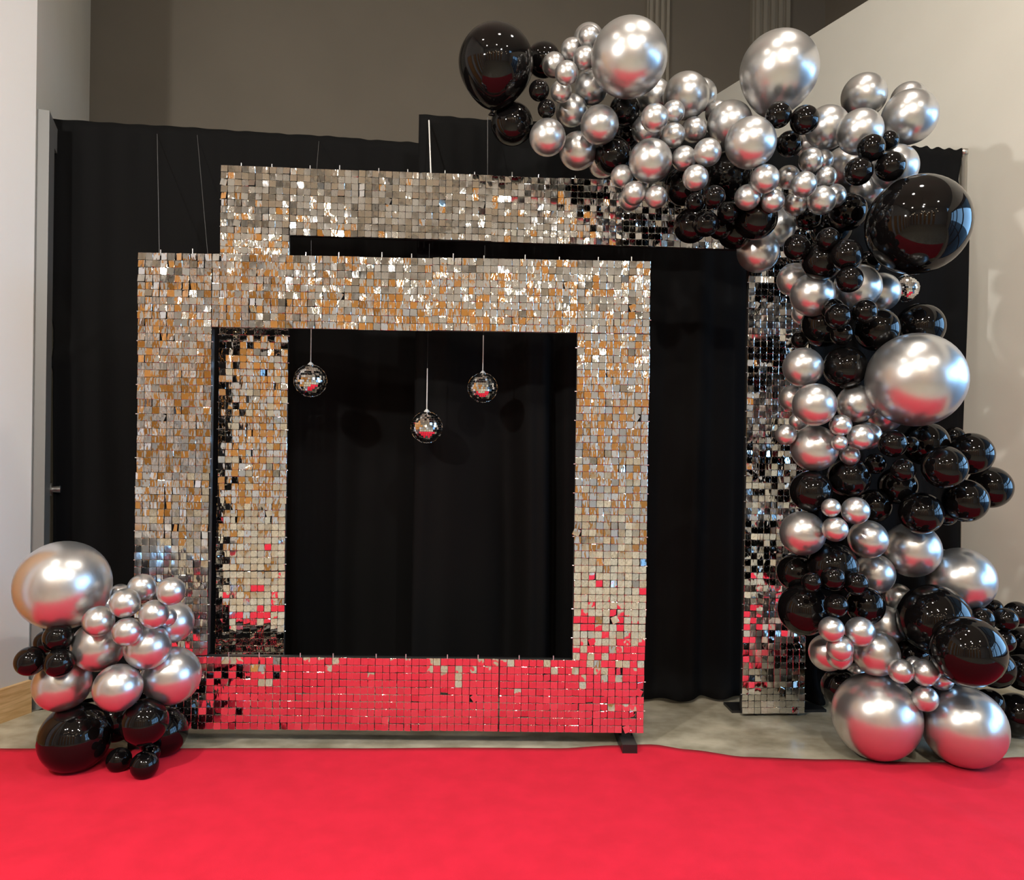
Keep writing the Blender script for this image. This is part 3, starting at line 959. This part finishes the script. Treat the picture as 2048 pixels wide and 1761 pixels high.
    (1.7045, 2.9531, 1.1935, 0.084, 'K', 0, 1, 1, None, 'medium black balloon frontmost of the third black clump'),
    (2.0647, 3.2347, 1.1015, 0.0894, 'K', 0, 1, 1, None, 'medium black balloon rightmost of the third black clump'),
    (1.874, 3.0928, 1.0523, 0.0877, 'K', 0, 1, 1, None, 'medium black balloon lower right of the third black clump'),
    (1.5309, 2.9332, 1.1799, 0.0457, 'K', 0, 1, 1, None, 'small black balloon in the middle of the third black clump, left of its frontmost'),
    (1.4775, 3.0498, 1.2006, 0.0417, 'K', 0, 1, 1, None, 'tiny black balloon left of the middle of the third black clump'),
    (1.3742, 3.0532, 1.1439, 0.0837, 'K', 0, 1, 1, None, 'medium black balloon left part of the third black clump, below the four little silver ones'),
    (1.6428, 3.1903, 1.1045, 0.0787, 'K', 0, 1, 1, None, 'medium black balloon deep under the middle of the third black clump'),
    (1.2066, 3.0187, 1.0869, 0.083, 'K', 0, 1, 1, None, 'medium black balloon leftmost of the third black clump, by the sequin post'),
    (1.5386, 3.1788, 1.0189, 0.0703, 'K', 0, 1, 1, None, 'medium black balloon right of the small silver trio, under the third black clump'),
    (1.6796, 3.0713, 1.0, 0.0855, 'K', 0, 1, 1, None, 'medium black balloon lowest of the third black clump'),
    (1.8667, 3.2135, 0.9821, 0.0457, 'K', 0, 1, 1, None, 'tiny black balloon peeking out right of the lowest of the third black clump'),
    (1.2367, 2.8982, 1.0321, 0.036, 'S', 0, 1, 1, None, 'tiny silver balloon upper left of the trio under the third black clump'),
    (1.337, 2.9099, 1.0209, 0.0531, 'S', 0, 1, 1, None, 'small silver balloon upper right of the trio under the third black clump'),
    (1.2542, 2.8999, 0.949, 0.0483, 'S', 0, 1, 1, None, 'small silver balloon bottom of the trio under the third black clump'),
    (1.1733, 3.0142, 0.9178, 0.0888, 'S', 0, 1, 1, None, 'medium silver balloon left of the silver trio, in front of the sequin post'),
    (1.4519, 3.0456, 0.8936, 0.0773, 'S', 0, 1, 1, None, 'medium silver balloon right below the silver trio under the third black clump'),
    (1.7122, 3.1965, 0.8322, 0.116, 'S', 0, 1, 1, None, 'large silver balloon bluish, directly below the third black clump'),
    (1.5429, 3.178, 0.7307, 0.0847, 'S', 0, 1, 1, None, 'medium silver balloon bluish, right of the fourth black clump'),
    (1.9269, 3.2027, 0.7062, 0.1361, 'S', 0, 1, 1, None, 'giant silver balloon at the right wall above the big black pair'),
    (1.9433, 3.3895, 0.7345, 0.0766, 'S', 0, 1, 1, None, 'medium silver balloon between the bluish large one and the one at the right wall'),
    (1.3021, 3.0282, 0.7826, 0.0988, 'K', 0, 1, 1, None, 'large black balloon top of the fourth black clump'),
    (1.1979, 3.1406, 0.7387, 0.0781, 'K', 0, 1, 1, None, 'medium black balloon upper left of the fourth black clump by the sequin post'),
    (1.1995, 3.053, 0.6015, 0.1036, 'K', 0, 1, 1, None, 'large black balloon lower left of the fourth black clump, partly over the sequin post'),
    (1.1639, 2.8883, 0.7448, 0.0377, 'K', 0, 1, 1, None, 'tiny black balloon left of the row of three little ones in the fourth black clump'),
    (1.2489, 2.8984, 0.7596, 0.0454, 'K', 0, 1, 1, None, 'small black balloon middle of the row of three little ones in the fourth black clump'),
    (1.3432, 2.9094, 0.7376, 0.0454, 'K', 0, 1, 1, None, 'small black balloon right of the row of three little ones in the fourth black clump'),
    (1.2627, 2.8995, 0.6531, 0.0453, 'K', 0, 1, 1, None, 'small black balloon lowest small one of the fourth black clump'),
    (1.4431, 3.0434, 0.6236, 0.0771, 'K', 0, 1, 1, None, 'medium black balloon lower right of the fourth black clump'),
    (1.717, 3.3189, 0.6036, 0.0602, 'S', 0, 1, 1, None, 'small silver balloon dark, in the gap left of the big black pair'),
    (1.7553, 3.0948, 0.5588, 0.1437, 'K', 0, 1, 1, None, 'giant black balloon upper left of the big black pair near the floor'),
    (1.7515, 2.8593, 0.4938, 0.1321, 'K', 0, 1, 1, None, 'giant black balloon lower right of the big black pair near the floor'),
    (1.9521, 3.0991, 0.5607, 0.0517, 'K', 0, 1, 1, None, 'small black balloon left of the small black ones right of the big black pair'),
    (2.0572, 3.108, 0.5601, 0.0477, 'K', 0, 1, 1, None, 'small black balloon second of the small black ones right of the big black pair'),
    (2.1925, 3.238, 0.5544, 0.0538, 'K', 0, 1, 1, None, 'small black balloon highest at the right edge, behind the small black ones'),
    (2.0481, 3.1078, 0.4687, 0.0477, 'K', 0, 1, 1, None, 'small black balloon lowest of the small black ones right of the big black pair'),
    (2.1749, 3.3651, 0.5511, 0.0388, 'K', 0, 1, 1, None, 'tiny black balloon peeking out above the small black ones right of the big black pair'),
    (2.0994, 3.2349, 0.3183, 0.0827, 'K', 0, 1, 1, None, 'medium black balloon right behind the lower one of the big black pair'),
    (2.2578, 3.2893, 0.2885, 0.0796, 'K', 0, 1, 1, None, 'medium black balloon cut by the right edge of the picture at lamp-reflecting height'),
    (2.2441, 3.3098, 0.0939, 0.0927, 'K', 0, 1, 1, None, 'medium black balloon resting on the floor at the right edge'),
    (2.1095, 3.2871, 0.1442, 0.0672, 'K', 0, 1, 1, None, 'medium black balloon behind the right giant silver on the floor'),
    (2.3448, 3.4325, 0.371, 0.0789, 'K', 0, 1, 1, None, 'medium black balloon deep at the right edge behind the lowest small black one'),
    (1.2435, 2.892, 0.5638, 0.048, 'S', 0, 1, 1, None, 'small silver balloon upper left of the low silver cluster below the fourth black clump'),
    (1.3624, 2.9108, 0.5511, 0.0567, 'S', 0, 1, 1, None, 'small silver balloon upper right of the low silver cluster below the fourth black clump'),
    (1.2837, 2.9062, 0.487, 0.05, 'S', 0, 1, 1, None, 'small silver balloon front lower one of the low silver cluster'),
    (1.3246, 3.1157, 0.4101, 0.075, 'S', 0, 1, 1, None, 'medium silver balloon left and largest backing of the low silver cluster'),
    (1.3258, 3.0047, 0.4259, 0.0507, 'S', 0, 1, 1, None, 'small silver balloon showing a rim under the front lower one of the low silver cluster'),
    (1.4931, 3.0481, 0.4299, 0.0908, 'S', 0, 1, 1, None, 'medium silver balloon right of the low silver cluster, resting on the left floor giant'),
    (1.616, 3.2324, 0.4975, 0.0859, 'S', 0, 1, 1, None, 'medium silver balloon behind the upper right of the low silver cluster'),
    (1.7211, 3.1955, 0.3846, 0.0701, 'K', 0, 1, 1, None, 'medium black balloon in the gap between the low silver cluster and the big black pair'),
    (1.5342, 2.93, 0.394, 0.0473, 'S', 0, 1, 1, None, 'small silver balloon left of the four little ones on the two floor giants'),
    (1.6583, 3.0662, 0.378, 0.0356, 'S', 0, 1, 1, None, 'tiny silver balloon half hidden atop the little ones on the two floor giants'),
    (1.6345, 2.9415, 0.3861, 0.0521, 'S', 0, 1, 1, None, 'small silver balloon middle of the four little ones on the two floor giants'),
    (1.7439, 3.0146, 0.3386, 0.0445, 'S', 0, 1, 1, None, 'small silver balloon right of the four little ones on the two floor giants'),
    (1.636, 2.9412, 0.284, 0.0492, 'S', 0, 1, 1, None, 'small silver balloon wedged lowest between the two floor giants'),
    (1.5021, 3.0539, 0.1714, 0.1714, 'S', 0, 1, 1, None, 'giant silver balloon on the bare floor, left of the floor pair under the arch'),
    (1.8222, 2.9927, 0.1569, 0.1569, 'S', 0, 1, 1, None, 'giant silver balloon on the carpet edge, right of the floor pair under the arch'),
    (1.4457, 3.2669, 0.2202, 0.0805, 'K', 0, 1, 1, None, 'medium black balloon in shade behind the left floor giant, by the sequin post foot'),
    (1.5352, 3.3114, 0.2664, 0.0429, 'S', 0, 1, 1, None, 'tiny silver balloon barely showing above the left floor giant'),
    (-1.6725, 2.809, 0.7069, 0.1646, 'S', 1, 1, 1, None, 'giant silver balloon crowning the low cluster on the left'),
    (-1.6434, 2.7307, 0.5331, 0.0509, 'K', 1, 1, 1, None, 'small black balloon upper right of the black four on the left of the low cluster'),
    (-1.8025, 2.9177, 0.4616, 0.0449, 'K', 1, 1, 1, None, 'small black balloon hindmost of the black four on the left low cluster'),
    (-1.736, 2.7177, 0.4481, 0.0521, 'K', 1, 1, 1, None, 'small black balloon leftmost of the black four on the low cluster'),
    (-1.6238, 2.7061, 0.4478, 0.0512, 'K', 1, 1, 1, None, 'small black balloon lower right of the black four on the low cluster'),
    (-1.3946, 2.7183, 0.6635, 0.0528, 'S', 1, 1, 1, None, 'small silver balloon centre top of the small ones on the left cluster'),
    (-1.3828, 2.8184, 0.6999, 0.0512, 'S', 1, 1, 1, None, 'small silver balloon highest of the small ones on the left cluster'),
    (-1.2285, 2.7184, 0.7095, 0.0504, 'S', 1, 1, 1, None, 'small silver balloon upper right of the small ones on the left cluster'),
    (-1.4898, 2.7181, 0.5968, 0.0544, 'S', 1, 1, 1, None, 'small silver balloon left of the small ones on the left cluster'),
    (-1.2889, 2.7182, 0.6252, 0.0512, 'S', 1, 1, 1, None, 'small silver balloon right of the centre of the small ones on the left cluster'),
    (-1.3757, 2.6982, 0.5656, 0.0506, 'S', 1, 1, 1, None, 'small silver balloon lowest of the small ones on the left cluster'),
    (-1.5781, 2.9313, 0.606, 0.0417, 'S', 1, 1, 1, None, 'tiny silver balloon behind the left and centre top small ones of the left cluster'),
    (-1.5587, 2.9982, 0.6334, 0.0427, 'S', 1, 1, 1, None, 'tiny silver balloon barely showing behind the centre top small one of the left cluster'),
    (-1.2891, 2.8181, 0.5904, 0.0366, 'S', 1, 1, 1, None, 'tiny silver balloon squeezed right of the small ones on the left cluster'),
    (-1.3112, 2.918, 0.5467, 0.0797, 'S', 1, 1, 1, None, 'medium silver balloon far right of the left cluster, in front of the sequin post'),
    (-1.5432, 2.8178, 0.4795, 0.0945, 'S', 1, 1, 1, None, 'large silver balloon mid left cluster, left of two, above the low centre one'),
    (-1.342, 2.7829, 0.4884, 0.0829, 'S', 1, 1, 1, None, 'medium silver balloon mid left cluster, right of two, with a dull patch'),
    (-1.6764, 2.8174, 0.3346, 0.1012, 'S', 1, 1, 1, None, 'large silver balloon lower left of the left cluster, below the black four'),
    (-1.4155, 2.7174, 0.3567, 0.0841, 'S', 1, 1, 1, None, 'medium silver balloon low centre of the left cluster, above the black base'),
    (-1.2921, 2.8732, 0.3527, 0.108, 'S', 1, 1, 1, None, 'large silver balloon lower right of the left cluster, over the red sequins'),
    (-1.6342, 2.8303, 0.1268, 0.1268, 'K', 1, 1, 1, None, 'giant black balloon base of the left cluster, on the red carpet'),
    (-1.3418, 2.767, 0.2137, 0.0839, 'K', 1, 1, 1, None, 'medium black balloon in the base of the left cluster, right of the giant black one'),
    (-1.3713, 2.9764, 0.096, 0.096, 'K', 1, 1, 1, None, 'large black balloon rightmost in the base of the left cluster'),
    (-1.4654, 2.8275, 0.0454, 0.0454, 'K', 1, 1, 1, None, 'small black balloon left of the pair on the carpet before the left cluster'),
    (-1.3448, 2.7777, 0.05, 0.05, 'K', 1, 1, 1, None, 'small black balloon right of the pair on the carpet before the left cluster'),
    (-1.3532, 2.8488, 0.0664, 0.033, 'K', 1, 1, 1, None, 'tiny black balloon peeking out behind the right one of the carpet pair'),
    (-1.5586, 2.9801, 0.1396, 0.0863, 'K', 1, 1, 1, None, 'medium black balloon deep in the base of the left cluster'),
]


def balloon_meshes(colour):
    mat = 'chrome_silver' if colour == 'S' else 'latex_black'
    bm = bmesh.new()
    prof = []
    N = 30
    for i in range(N + 1):
        th = math.pi * i / N
        z, r = math.cos(th), math.sin(th)
        if z < 0:
            k = -z
            z = -(k + 0.16 * k ** 4)
            r = r * (1 - 0.05 * k * k)
        prof.append((max(r, 0.0) if 0 < i < N else 0.0, z))
    lathe(bm, prof, 48)
    body = mesh_of('balloon', bm, mat, True)
    bm = bmesh.new()
    lathe(bm, [(0.0, -1.12), (0.05, -1.14), (0.04, -1.19), (0.035, -1.21), (0.07, -1.24), (0.10, -1.29), (0.085, -1.30), (0.0, -1.25)], 12)
    knot = mesh_of('knot', bm, mat, True)
    return body, knot


BM = {c: balloon_meshes(c) for c in 'SK'}
PILE = ('balloons of the arch garland', 'balloons of the low left cluster')
rnd = random.Random(77)
for (x, y, z, r, c, pile, sx, sz, neck, label) in BALLOONS:
    if neck:
        nd = (RT * neck[0] - UP * neck[1] + FW * 0.25).normalized()
        zz = -nd
        xx = RT - zz * RT.dot(zz)
    else:
        v = Vector((x, y, z - CAM_H)).normalized()
        j = 0.0 if (sx != 1 or sz != 1) else 0.45
        nd = (v + RT * rnd.uniform(-j, j) + UP * rnd.uniform(-j, j)).normalized()
        zz = -nd
        xx = RT - zz * RT.dot(zz)
    xx.normalize()
    yy = zz.cross(xx)
    M = Matrix((xx, yy, zz)).transposed().to_4x4()
    o = link('balloon', BM[c][0], None)
    o.matrix_world = Matrix.Translation((x, y, z)) @ M @ Matrix.Diagonal((r * sx, r * sz, r, 1))
    tag(o, label, 'balloon', PILE[pile])
    link('knot', BM[c][1], o)

# ------------------------------------------------------------------ lamps of the hall (outside the picture, seen in the mirrors)
bm = bmesh.new()
lathe(bm, [(0.0, 0.08), (0.19, 0.08), (0.19, 0.0), (0.165, 0.0), (0.165, 0.05), (0.0, 0.05)], 24)
can = mesh_of('downlight', bm, 'white_plastic')
for i, p in enumerate(DOWN):
    tag(link('downlight', can, None, (p[0], p[1], CEIL - 0.081)), 'round white downlight in the ceiling of the hall', 'lamp', 'ceiling downlights')
for pos, aim, lab in ((KEY, (0.1, 3.3, 1.0), 'black spotlight hanging right above the camera'),
                      (KEY2, (1.0, 3.5, 1.4), 'black spotlight hanging low at the left of the hall')):
    sp = thing('track_spotlight', lab, 'lamp', pos)
    bm = bmesh.new()
    q = (Vector(aim) - Vector(pos)).normalized()
    tube(bm, -q * 0.06, -q * 0.26, 0.075, 20)
    obj('can', bm, 'tube_black', sp, True)
    bm = bmesh.new()
    tube(bm, -q * 0.16, (-q * 0.16).xy.to_3d() + Vector((0, 0, CEIL - pos[2])), 0.012, 8)
    obj('rod', bm, 'tube_black', sp)
rnd = random.Random(3)
bulb = bmesh.new()
lathe(bulb, [(0.0, -0.05), (0.025, -0.043), (0.04, -0.02), (0.04, 0.0), (0.025, 0.035), (0.015, 0.05), (0.0, 0.05)], 14)
bulb = mesh_of('bulb', bulb, 'bulb_glow', True)
sock = bmesh.new()
tube(sock, (0, 0, 0.051), (0, 0, 0.11), 0.02, 10)
sock = mesh_of('socket', sock, 'tube_black')
for k in range(20):
    x = rnd.uniform(-2.4, 2.6)
    y = rnd.uniform(-3.6, -0.8)
    z = rnd.uniform(2.5, 3.5)
    t = thing('pendant_bulb', 'bare warm bulb hanging on a cord in the hall', 'lamp', (x, y, z), 0, 'pendant bulbs of the hall')
    link('bulb', bulb, t)
    link('socket', sock, t)
    bm = bmesh.new()
    tube(bm, (0, 0, 0.1), (0, 0, CEIL - z), 0.004, 6)
    obj('cord', bm, 'tube_black', t)
